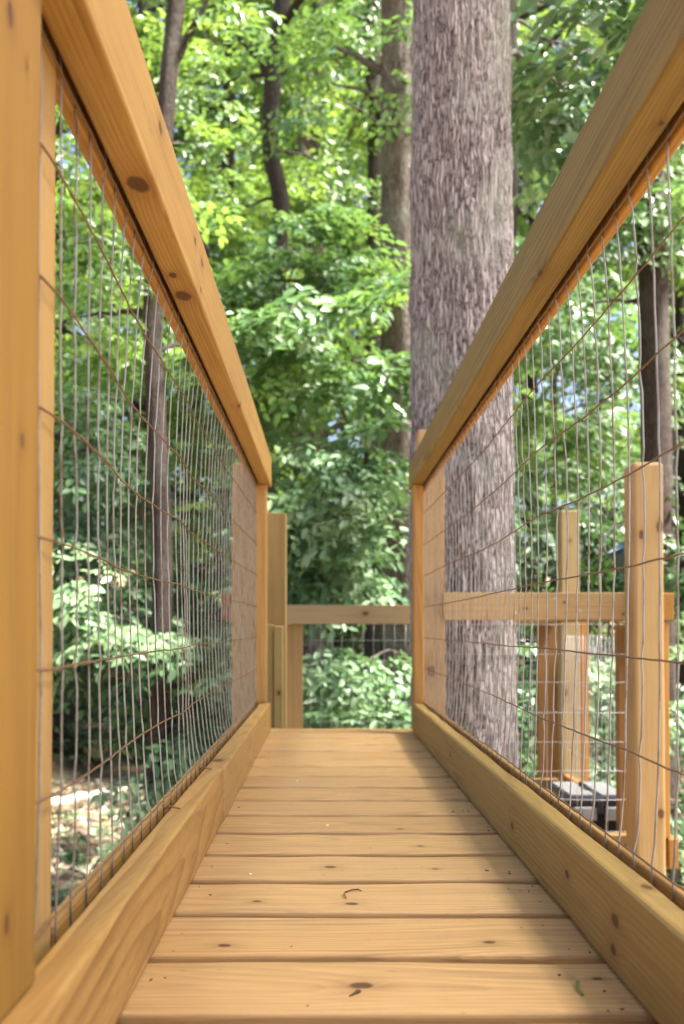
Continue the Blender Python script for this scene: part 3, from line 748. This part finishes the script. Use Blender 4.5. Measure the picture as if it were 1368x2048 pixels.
def make_spray(rng, L=0.55, leaf=0.085):
    """leaf placements of a flat leafy branchlet: rows (p, d, n, s)"""
    P, D, N, S = [], [], [], []
    twigs = [((0, 0, 0), (1, 0, 0), L)]
    k = 0.12
    sgn = 1
    while k < 0.9:
        a = R(rng.uniform(38, 62)) * sgn; sgn = -sgn
        ll = L * (1 - k) * rng.uniform(.55, .8) + .05
        twigs.append(((k * L, 0, rng.uniform(-.02, .02)), (math.cos(a), math.sin(a), rng.uniform(-.15, .1)), ll)); k += rng.uniform(.09, .15)
    for o, d, l in twigs:
        o = np.array(o); d = np.array(d); t = .04; sg = 1
        while t < l:
            a = R(rng.uniform(25, 75)) * sg; sg = -sg
            dd = np.array((d[0] * math.cos(a) - d[1] * math.sin(a), d[0] * math.sin(a) + d[1] * math.cos(a), d[2] + rng.uniform(-.75, .12)))
            pos = o + d * t; pos[2] -= 0.25 * (pos[0] ** 2 + pos[1] ** 2)
            P.append(pos); D.append(dd); N.append((rng.gauss(0, .38), rng.gauss(0, .38), 1)); S.append(leaf * rng.uniform(.55, 1.2))
            t += rng.uniform(.028, .05)
    return [np.array(q, dtype=np.float64) for q in (P, D, N, S)]
SPR = [make_spray(random.Random(50 + i)) for i in range(8)]
def place_sprays(items):
    """items: (pos, yaw, pitch, roll, scale, leafscale)"""
    Ps, Ds, Ns, Ss, Rs = [], [], [], [], []
    for i, (pos, yaw, pit, rol, sc, lsz) in enumerate(items):
        P, D, N, S = SPR[NR.integers(len(SPR))]
        if lsz > 1.25:
            keep = NR.random(len(P)) < 1.6 / (lsz ** 1.5); P, D, N, S = P[keep], D[keep], N[keep], S[keep]
        M = np.array(Matrix.Rotation(yaw, 3, 'Z') @ Matrix.Rotation(-pit, 3, 'Y') @ Matrix.Rotation(rol, 3, 'X'))
        Ps.append(P @ M.T * sc + np.array(pos)); Ds.append(D @ M.T); Ns.append(N @ M.T); Ss.append(S * lsz)
        base = NR.random()
        Rs.append(np.clip(base * .5 + NR.random(len(P)) * .5, 0, 1))
    return np.concatenate(Ps), np.concatenate(Ds), np.concatenate(Ns), np.concatenate(Ss), np.concatenate(Rs)

BK_OAK = bark('big_trunk_bark', (0.47, 0.42, 0.43), (0.07, 0.045, 0.047), sc=1.0, lichen=0.35, lich_col=(.38, .42, .36), bump=1.0)
BK_MID = bark('grey_brown_bark', (0.24, 0.20, 0.17), (0.075, 0.055, 0.045), sc=0.9, lichen=0.3)
BK_DARK = bark('dark_bark', (0.06, 0.048, 0.04), (0.02, 0.015, 0.012), sc=1.3, lichen=0.2, lich_col=(.07, .085, .05))
BK_RED = bark('reddish_bark', (0.08, 0.056, 0.048), (0.022, 0.015, 0.013), sc=1.2, lichen=0.1)
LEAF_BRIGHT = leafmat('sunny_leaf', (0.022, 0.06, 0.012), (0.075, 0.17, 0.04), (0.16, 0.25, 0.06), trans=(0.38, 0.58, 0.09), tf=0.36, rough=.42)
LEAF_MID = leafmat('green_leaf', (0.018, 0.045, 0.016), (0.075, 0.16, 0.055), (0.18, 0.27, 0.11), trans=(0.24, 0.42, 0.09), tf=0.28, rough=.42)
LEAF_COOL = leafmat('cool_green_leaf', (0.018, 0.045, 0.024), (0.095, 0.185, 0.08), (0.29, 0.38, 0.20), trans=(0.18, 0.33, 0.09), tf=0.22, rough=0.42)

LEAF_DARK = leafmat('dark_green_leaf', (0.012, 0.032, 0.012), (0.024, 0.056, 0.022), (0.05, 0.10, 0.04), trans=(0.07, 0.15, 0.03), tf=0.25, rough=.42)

def trunk_mesh(path, rad, sides, rough=0.05, seed=0, fine=0.0):
    """path: list of points, resampled smoothly"""
    mb = MB(); pts = [Vector(p) for p in path]
    rings = []
    for i, p in enumerate(pts):
        ring = []
        for j in range(sides):
            a = 2 * math.pi * j / sides
            r = rad[i] * (1 + rough * noise.noise(Vector((math.cos(a) * 1.6, math.sin(a) * 1.6, p.z * 1.1 + seed))))
            if fine:
                q = Vector((math.cos(a) * rad[i] * 30, math.sin(a) * rad[i] * 30, p.z * 5 + seed))
                r += fine * (abs(noise.noise(q)) * 2 - .5) + fine * .6 * noise.noise(q * 2.3)
            ring.append(p + Vector((math.cos(a) * r, math.sin(a) * r, 0)))
        rings.append(ring)
    mb.loft(rings)
    return mb
def smooth_path(ctrl, n):
    ctrl = [Vector(c) for c in ctrl]; out = []
    m = len(ctrl) - 1
    for i in range(n + 1):
        t = i / n * m; k = min(int(t), m - 1); f = t - k
        p0, p1, p2, p3 = ctrl[max(k - 1, 0)], ctrl[k], ctrl[k + 1], ctrl[min(k + 2, m)]
        out.append(0.5 * ((2 * p1) + (-p0 + p2) * f + (2 * p0 - 5 * p1 + 4 * p2 - p3) * f * f + (-p0 + 3 * p1 - 3 * p2 + p3) * f ** 3))
    return out
class Tree:
    def __init__(s, label, ctrl, r0, r1, bk, leafm, sides=14, n=24, seed=1, cat='tree', name='tree', group='forest trees', fine=0.0, flare=0.35):
        s.rng = random.Random(seed)
        x, y = ctrl[0][0], ctrl[0][1]
        z0 = gz(x, y) - .15
        ctrl = [(x, y, z0)] + list(ctrl[1:] if len(ctrl[0]) < 3 else ctrl)
        s.path = smooth_path(ctrl, n)
        s.root = thing(name, label, cat, (x, y, z0 + .15), group)
        h = s.path[-1].z - z0
        s.rad = [(r0 + (r1 - r0) * max(0, min(1, (p.z - z0) / h))) * (1 + flare * math.exp(-(p.z - z0) * 2.2)) for p in s.path]
        s.mb = trunk_mesh(s.path, s.rad, sides, seed=seed, fine=fine)
        s.bk, s.leafm, s.items = bk, leafm, []
        s.r1 = r1
    def at_z(s, z):
        return min(s.path, key=lambda p: abs(p.z - z))
    def limb(s, start, end, r, sag=0.1, steps=7):
        start, end = Vector(start), Vector(end); L = (end - start).length
        pts = [start.lerp(end, i / steps) + Vector((0, 0, sag * L * math.sin(math.pi * i / steps))) + (Vector([s.rng.uniform(-1, 1) for _ in range(3)]) * L * .025 if 0 < i < steps else Vector()) for i in range(steps + 1)]
        s.mb.tube(pts, [max(.003, r * (1 - .85 * i / steps)) for i in range(steps + 1)], 6)
        return pts
    def spray(s, p, yaw, scale=1.0, ls=1.0, pit=None, spread=.35):
        s.items.append((tuple(p), yaw, s.rng.gauss(-.3, .35) if pit is None else pit, s.rng.gauss(0, spread), scale * s.rng.uniform(.75, 1.2), ls))
    def clump(s, c, rad, n, scale=1.0, ls=1.0, limb=True, flat=.5):
        c = Vector(c)
        if limb:
            st = s.at_z(min(c.z - .25 * (Vector((c.x, c.y, 0)) - Vector((s.path[0].x, s.path[0].y, 0))).length, s.path[-1].z))
            hd = (c - st).length
            s.limb(st, c, .012 + .010 * hd, sag=.05)
        for i in range(n):
            a = s.rng.uniform(0, 2 * math.pi); q = rad * math.sqrt(s.rng.random())
            h = s.rng.gauss(0, .45) * rad * flat
            p = c + Vector((math.cos(a) * q, math.sin(a) * q, h - .12 * q))
            if s.rng.random() < .65: s.spray(p, -math.pi / 2 + s.rng.gauss(0, .8), scale, ls, s.rng.gauss(-.55, .3))
            else: s.spray(p, a + s.rng.uniform(-.7, .7), scale, ls)
            if limb and i % 3 == 0: s.limb(c, p, .006, .04, 3)
    def crown(s, z0, z1, rmax, nb, per, scale=1.0, ls=1.0):
        """limbs all round the trunk between the heights z0 and z1, clumped sprays along them"""
        for b in range(nb):
            z = z0 + (z1 - z0) * (b + s.rng.random()) / nb
            t = (z - z0) / max(.01, z1 - z0)
            L = rmax * (.55 + .45 * math.sin(math.pi * min(1, t * .8 + .2))) * s.rng.uniform(.6, 1.1)
            a = s.rng.uniform(0, 2 * math.pi)
            st = s.at_z(z - .3 * L)
            end = Vector((st.x + math.cos(a) * L, st.y + math.sin(a) * L, z + s.rng.uniform(-.1, .15) * L))
            pts = s.limb(st, end, .015 + .012 * L, .08)
            for i in range(per):
                q = s.rng.uniform(.3, 1.02) ** .8; k = min(len(pts) - 1, int(q * (len(pts) - 1)))
                sd = s.rng.gauss(0, .14) * L
                p = pts[k] + Vector((-math.sin(a) * sd, math.cos(a) * sd, s.rng.gauss(0, .035) * L))
                s.spray(p, a + s.rng.gauss(0, .8), scale, ls)
    def finish(s):
        s.mb.build('trunk', s.bk, s.root, True)
        if s.items:
            P_, D_, N_, S_, R_ = place_sprays(s.items)
            link('foliage', leaves_mesh('foliage', P_, D_, N_, S_, R_), s.leafm, s.root)
        return s.root

GZ0 = -1.75
# the big trunk that grows through the platform
t = Tree('massive grey ridged trunk growing up through the platform', [(OK_X, OK_Y), (OK_X, OK_Y, 0.0), (OK_X - .002, OK_Y, 1.3), (OK_X - .003, OK_Y, 3.2), (OK_X, OK_Y + .05, 6.5)], OK_R + .006, OK_R - .02, BK_OAK, LEAF_COOL, sides=220, n=260, seed=5, fine=0.010, flare=.25)
for (px, py, Y, r, nn) in ((1090, 60, 4.1, .28, 8), (1160, 170, 4.3, .32, 8), (1110, 230, 4.2, .24, 6), (1230, 60, 4.4, .34, 8)):
    t.clump(PT(px, py, Y), r, nn, .9, 1.25)
t.crown(5.6, 6.8, 1.6, 4, 8)
t.finish()
# slim tree seen through the left mesh, forking at the top
Y = 5.4
t = Tree('slim dark tree standing behind the left wire mesh', [(X(314, Y), Y), PT(314, 1600, Y), PT(324, 1150, Y), PT(312, 850, Y), PT(302, 600, Y), PT(318, 350, Y), PT(333, 150, Y), PT(350, -60, Y), PT(360, -500, Y)], .066, .05, BK_RED, LEAF_BRIGHT, seed=8, sides=20, n=60, fine=.003, flare=.2)
t.limb(PT(340, 120, Y), PT(430, -40, Y), .035, .05); t.limb(PT(306, 640, Y), PT(210, 400, Y), .02)
for (px, py, dy, r, nn) in ((420, 690, .4, .4, 8), (170, 480, .1, .45, 12), (200, 330, .8, .4, 8), (260, 560, .9, .4, 8), (120, 640, .7, .5, 10), (400, -30, .3, .35, 4)):
    t.clump(PT(px, py, Y + dy), r, nn)
t.crown(4.6, 6.0, 1.5, 4, 6)
t.finish()
# bent tree
Y = 7.6
t = Tree('blurred bent dark trunk left of centre in the woods', [(X(520, Y), Y), PT(528, 1200, Y), PT(530, 860, Y), PT(536, 640, Y), PT(562, 420, Y), PT(540, 290, Y), PT(545, 150, Y), PT(560, 20, Y), PT(590, -300, Y)], .085, .07, BK_DARK, LEAF_BRIGHT, seed=9, n=50, fine=.004)
t.limb(PT(552, 400, Y), PT(520, 230, Y), .03); t.limb(PT(545, 150, Y), PT(450, 40, Y), .05)
for (px, py, dy, r, nn) in ((705, 90, .0, .4, 6), (470, 420, .6, .5, 10), (420, 180, .9, .5, 8), (680, 330, .9, .55, 9), (600, 520, -.6, .5, 12)):
    t.clump(PT(px, py, Y + dy), r, nn, 1.1, 1.05)
t.crown(6, 9, 2.2, 5, 8, 1.2, 1.2)
t.finish()
# big trunk behind the main one
Y = 7.2
t = Tree('thick brown trunk half hidden behind the massive grey trunk', [(X(812, Y), Y), PT(812, 1400, Y), PT(808, 1000, Y), PT(806, 700, Y), PT(806, 300, Y), PT(806, 60, Y), PT(806, -500, Y)], .185, .16, BK_MID, LEAF_MID, sides=60, n=90, seed=12, fine=.008)
t.limb(PT(800, 150, Y), PT(640, 60, Y), .04, .02); t.limb(PT(800, 190, Y), PT(660, 150, Y), .03, .02)
for (px, py, dy, r, nn) in ((740, 60, -.6, .5, 7), (650, 170, -.4, .45, 6)):
    t.clump(PT(px, py, Y + dy), r, nn)
t.crown(7, 9, 2.2, 5, 8, 1.2, 1.2)
t.finish()
# canopy tree beside the walkway, above and right of the view: its crown is placed and thickened to shade the bridge
t = Tree('broad canopy tree to the right of the bridge, out of view, its crown placed to shade the walkway', [(5.4, -1.6), (5.3, -1.4, 1.5), (5.0, -.8, 4.5), (4.4, .2, 6.6), (4.0, .6, 8.2)], .2, .06, BK_MID, LEAF_MID, seed=70, n=30, name='unseen_canopy_tree')
for (cx, cy, cz, r, nn) in ((3.4, -.8, 6.6, 1.1, 13), (4.9, -.6, 7.0, 1.1, 13), (2.9, .7, 6.8, 1.1, 14), (4.3, .7, 7.6, 1.1, 14), (5.6, .9, 7.0, 1.1, 12), (3.6, 2.0, 7.0, 1.1, 14), (4.9, 2.2, 7.3, 1.1, 12)):
    t.clump((cx - .3, cy + .5, cz), r, int(nn * 3.4), 1.35, 1.5)
t.finish()
t = Tree('tall unseen canopy tree far to the right, added so its crown breaks the sunlight over the woods', [(9.5, 7.5), (9.4, 7.4, 4), (8.6, 7.3, 8), (7.4, 7.4, 12.5)], .25, .08, BK_MID, LEAF_MID, seed=71, n=30, name='unseen_canopy_tree')  # unseen tree added to dapple the sunlight on the saplings and woods
for (cx, cy, cz, r, nn) in ((5.6, 8.4, 10.5, 1.0, 26), (8.4, 9.6, 11.5, 1.2, 28), (3.6, 9.2, 10.2, .9, 22), (6.6, 11.2, 11.0, 1.1, 26), (9.2, 12.5, 11, 1.2, 26), (5.0, 13.0, 11, 1.2, 26)):
    t.clump((cx, cy, cz), r, nn, 1.5, 1.7)
t.finish()
# slim dark trunks
for (px, Y, r, lab, sd) in ((748, 11.0, .10, 'slim dark straight trunk just left of the thick brown one', 21), (452, 12.5, .11, 'dark slanting trunk high at the left among bright leaves', 22)):
    t = Tree(lab, [(X(px, Y), Y), PT(px - 6, 1000, Y), PT(px, 500, Y), PT(px + 4, 100, Y), PT(px + 8, -300, Y)], r, r * .75, BK_DARK, LEAF_MID if sd == 21 else LEAF_BRIGHT, seed=sd, n=30)
    t.crown(4, 9, 2.4, 9, 9, 1.3, 1.3)
    t.finish()
# right trunk
Y = 6.4
t = Tree('dark reddish trunk behind the tall corner post', [(X(1318, Y), Y), PT(1318, 1500, Y), PT(1316, 1000, Y), PT(1312, 600, Y), PT(1306, 200, Y), PT(1310, -400, Y)], .118, .09, BK_RED, LEAF_MID, sides=40, n=60, seed=14, fine=.005)
for (px, py, dy, r, nn) in ((1230, 450, .2, .4, 8), (1150, 620, .7, .4, 8), (1330, 330, -.4, .4, 7)):
    t.clump(PT(px, py, Y + dy), r, nn)
t.crown(7.2, 8, 1.2, 3, 6, 1.1)
t.finish()

# understory saplings with layered sprays
def sapling(label, bx, Y, top, clumps, leafm, seed, ls=1.0, r=.02):
    t = Tree(label, [(X(bx, Y), Y), PT(bx, 1500, Y), PT((bx * 2 + top[0]) / 3, 1100, Y), PT((bx + top[0]) / 2, (1000 + top[1]) / 2, Y), PT(top[0], top[1], Y)], r, .006, BK_MID, leafm, seed=seed, sides=8, n=16, name='sapling', cat='young tree', group='understory saplings', flare=.1)
    for (px, py, dy, rad, nn) in clumps: t.clump(PT(px, py, Y + dy), rad, nn, .85, ls, flat=.4)
    t.finish()
sapling('young tree with bright layered leaves filling the centre', 560, 6.2, (640, 560), [(560, 480, .3, .42, 16), (640, 620, -.4, .42, 16), (690, 520, .2, .32, 10), (480, 570, .5, .4, 13), (700, 720, -.5, .34, 12), (600, 760, .3, .4, 12), (540, 650, -.2, .3, 8)], LEAF_MID, 31, 1.15)
sapling('young tree with whitish glossy leaves above the back railing', 650, 5.6, (730, 840), [(720, 880, -.2, .2, 8), (660, 930, -.3, .28, 11), (620, 900, .2, .34, 12), (690, 1030, -.2, .28, 13), (640, 1040, .2, .3, 11), (600, 1120, -.1, .26, 9), (700, 1130, .1, .28, 9), (560, 1000, .2, .24, 8)], LEAF_COOL, 32, .92)
sapling('young tree with vivid leaves left of centre', 470, 7.4, (420, 520), [(400, 480, .2, .5, 15), (440, 640, -.2, .5, 15), (350, 720, .3, .5, 12), (480, 760, -.1, .4, 12), (440, 880, .1, .45, 12), (380, 420, .2, .5, 12)], LEAF_BRIGHT, 33)
sapling('young tree with pale leaves behind the left mesh at mid height', 318, 5.95, (230, 760), [(160, 900, -.1, .26, 14), (215, 850, .2, .2, 9), (180, 1060, -.1, .26, 12), (215, 1000, .2, .2, 9), (390, 1000, .3, .26, 9), (420, 1130, .2, .26, 9), (130, 780, .2, .26, 8)], LEAF_COOL, 34, .95)
sapling('low young tree with whitish leaves beyond the left post', 372, 5.6, (240, 1120), [(170, 1180, -.2, .3, 12), (250, 1240, -.2, .32, 13), (380, 1230, .3, .36, 13), (420, 1330, .1, .3, 11), (140, 1300, .1, .26, 7), (400, 1440, -.2, .3, 11), (370, 1530, -.2, .25, 7)], LEAF_COOL, 35)
sapling('young tree with dark green leaves right of the massive trunk', 1110, 7.6, (1120, 480), [(1080, 460, .1, .45, 12), (1160, 560, -.2, .5, 13), (1090, 650, .2, .45, 12), (1200, 700, .1, .5, 12), (1110, 800, -.1, .45, 12), (1080, 930, .2, .42, 11), (1200, 880, .3, .4, 8), (1230, 300, .3, .5, 12)], LEAF_MID, 36)
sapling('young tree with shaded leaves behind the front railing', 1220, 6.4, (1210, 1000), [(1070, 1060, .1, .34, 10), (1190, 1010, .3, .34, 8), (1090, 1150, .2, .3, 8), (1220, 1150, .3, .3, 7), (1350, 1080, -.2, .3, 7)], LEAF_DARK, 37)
sapling('bush like sapling with pale leaves seen through the back mesh', 660, 5.3, (670, 1260), [(620, 1290, -.1, .24, 10), (700, 1330, .1, .26, 10), (640, 1400, -.1, .24, 10), (750, 1420, -.1, .22, 9), (660, 1470, .1, .3, 9), (780, 1300, .2, .2, 8)], LEAF_COOL, 38, .8)
sapling('sapling with soft green leaves seen through the right mesh gap', 1200, 5.6, (1200, 1270), [(1190, 1300, -.1, .26, 11), (1230, 1400, .1, .26, 10), (1190, 1490, -.1, .26, 10), (1060, 1340, .1, .22, 9), (1060, 1470, -.1, .22, 8), (1130, 1420, .3, .3, 9), (1360, 1600, .2, .3, 7)], LEAF_COOL, 39, .85)
sapling('tall young tree with glowing leaves high behind the left rail', 330, 9.0, (300, 200), [(150, 300, 0, .6, 14), (230, 220, .3, .5, 10), (430, 300, .2, .6, 14), (350, 480, .1, .6, 12), (430, 130, .3, .5, 8), (180, 620, .1, .6, 12), (270, 700, -.3, .5, 10)], LEAF_BRIGHT, 40, 1.15)

# forest trees farther back, each its own
far = random.Random(77)
desc = ['tall', 'leafy', 'spreading', 'narrow', 'dense', 'bright']
k = 0
for Y, cnt in ((13, 5), (17, 6), (22, 7), (28, 7)):
    for i in range(cnt):
        px = -60 + (1500) * (i + .5 + far.uniform(-.25, .25)) / cnt
        Yj = Y + far.uniform(-1.2, 1.2)
        side = ('far left', 'left', 'left of centre', 'centre', 'right of centre', 'right', 'far right')[min(6, int(7 * (i + .5) / cnt))]
        rank = {13: 'nearest', 17: 'second', 22: 'third', 28: 'farthest'}[Y]
        lean = far.uniform(-.5, .5)
        t = Tree(f'tall forest tree in the {rank} background row, {side} of the picture'.replace('left of centre of', 'left of centre in').replace('right of centre of', 'right of centre in'),
                 [(X(px, Yj), Yj), (X(px, Yj) + lean * .3, Yj, 2), (X(px, Yj) + lean, Yj, 7), (X(px, Yj) + lean * .7, Yj, Y * .75 + 3)], far.uniform(.11, .22), .06, BK_DARK if far.random() < .7 else BK_MID,
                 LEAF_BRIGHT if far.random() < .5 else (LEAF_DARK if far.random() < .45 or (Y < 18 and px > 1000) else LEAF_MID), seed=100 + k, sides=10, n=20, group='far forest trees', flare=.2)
        sc = {13: 1.4, 17: 1.7, 22: 2.1, 28: 2.8}[Y]
        t.crown(.6, Y * .75 + 3, {13: 2.4, 17: 2.8, 22: 3.4, 28: 4.2}[Y], {13: 22, 17: 24, 22: 26, 28: 26}[Y], 13, sc, {13: 1.4, 17: 1.6, 22: 1.9, 28: 2.4}[Y])
        if Y < 20:  # high clumps added to throw patchy shade on the woods
            for _ in range(2):
                t.clump((X(px, Yj) + far.uniform(0, 4.5), Yj + far.uniform(-2.5, 2), far.uniform(9, 13)), 1.7, 20, 2.0, 2.3)
        t.finish(); k += 1

# low growth: undergrowth as stuff
def scatter_plants(name, regions, leafm, seed, kind_label):
    rs = random.Random(seed); items = []
    for (x0, x1, y0, y1, n, h, sc, ls) in regions:
        for _ in range(n):
            y = rs.uniform(y0, y1); x = rs.uniform(x0, x1)
            b = gz(x, y)
            nn = rs.randint(3, 6)
            for q in range(nn):
                a = rs.uniform(0, 6.28)
                items.append(((x + math.cos(a) * .05, y + math.sin(a) * .05, b + rs.uniform(.05, h)), a, rs.uniform(-.1, .9), rs.gauss(0, .3), sc * rs.uniform(.6, 1.1), ls))
    P_, D_, N_, S_, R_ = place_sprays(items)
    o = link(name, leaves_mesh(name, P_, D_, N_, S_, R_), leafm); o['kind'] = 'stuff'
    return o
scatter_plants('undergrowth', [(-6, 6, 11.2, 14, 130, .9, 1.0, 1.1), (-.6, 6, 9.5, 11.2, 50, .9, 1.0, 1.1), (-9, 9, 14, 22, 170, 1.8, 1.6, 1.5), (-16, 16, 22, 34, 170, 3.5, 2.6, 2.2), (-1.2, 3.4, 5.4, 9.5, 75, .8, .8, .9)], LEAF_DARK, 5, '')
scatter_plants('ground_cover', [(-3.6, 0, 4.2, 9.5, 70, .08, .42, .55), (0, 4, 4.5, 9, 90, .12, .5, .6)], LEAF_COOL, 6, '')
# distant wood behind everything
items = []
rs = random.Random(9)
for _ in range(900):
    y = rs.uniform(36, 46); x = rs.uniform(-26, 26); z = gz(x, y) + rs.uniform(0, 16) * rs.uniform(.4, 1.15)
    items.append(((x, y, z), rs.uniform(0, 6.28), rs.gauss(0, .5), rs.gauss(0, .5), 4.6, 3.6))
P_, D_, N_, S_, R_ = place_sprays(items)
o = link('distant_wood', leaves_mesh('distant_wood', P_, D_, N_, S_, R_), LEAF_BRIGHT); o['kind'] = 'stuff'

# dry leaves and sticks on the forest floor
rs = random.Random(15); n = 7000
xs = NR.uniform(-4.4, 1.5, n); ys = NR.uniform(4.0, 11, n)
P_ = np.array([(x, y, gz(x, y) + .015) for x, y in zip(xs, ys)])
a = NR.uniform(0, 6.28, n); D_ = np.stack([np.cos(a), np.sin(a), NR.uniform(-.3, .5, n)], 1); N_ = np.stack([NR.normal(0, .4, n), NR.normal(0, .4, n), np.ones(n)], 1)
dry = leafmat('dry_leaf', (.20, .14, .08), (.45, .37, .25), (.72, .66, .52), trans=(.3, .2, .1), tf=.12, rough=.7)
o = link('fallen_leaves', leaves_mesh('fallen_leaves', P_, D_, N_, NR.uniform(.05, .11, n), NR.random(n)), dry); o['kind'] = 'stuff'
LOGM = simple('weathered_log', (0.70, 0.62, 0.50), .85, 0, .3, 14, .6)
LOGD = simple('dark_log', (0.12, 0.09, 0.07), .9, 0, .3, 14, .6)
def stick(label, a_, b_, r, mat, cat='log', name='fallen_log'):
    a_, b_ = Vector(a_), Vector(b_); L = (b_ - a_).length; q = random.Random(label)
    c = (a_ + b_) / 2
    pts = [a_.lerp(b_, i / 10) - c + Vector([q.uniform(-1, 1) * .012 * L for _ in range(3)]) for i in range(11)]
    mb = MB(); mb.tube(pts, [r * (1 - .35 * i / 10) for i in range(11)], 10, rng=q, rough=.08)
    tag(mb.build(name, mat, None, True, Matrix.Translation(c)), label, cat, 'wood lying on the forest floor')
def gp(px, py, lift=0.0):
    Yk = 6.0
    for _ in range(40): Yk = (CAM_Z - gz(X(px, Yk), Yk)) * F / (py - VY)
    p = PT(px, py, Yk); p.z += lift; return p
stick('pale fallen log lying across the ground left of the slim tree', gp(60, 1636, .12), gp(288, 1604, .16), .06, LOGM)
stick('thin bleached branch slanting down from the pale log', gp(195, 1618, .06), gp(268, 1672, .02), .03, LOGM, 'branch', 'fallen_branch')
stick('dark rotten log at the bottom behind the left lower rail', gp(120, 1880, .05), gp(200, 1770, .1), .05, LOGD)
stick('light stick among leaves below the pale log', gp(120, 1700, .03), gp(180, 1755, .02), .018, LOGM, 'branch', 'fallen_branch')
stick('short pale stick crossing the leaf litter', gp(190, 1740, .03), gp(250, 1690, .03), .014, LOGM, 'branch', 'fallen_branch')
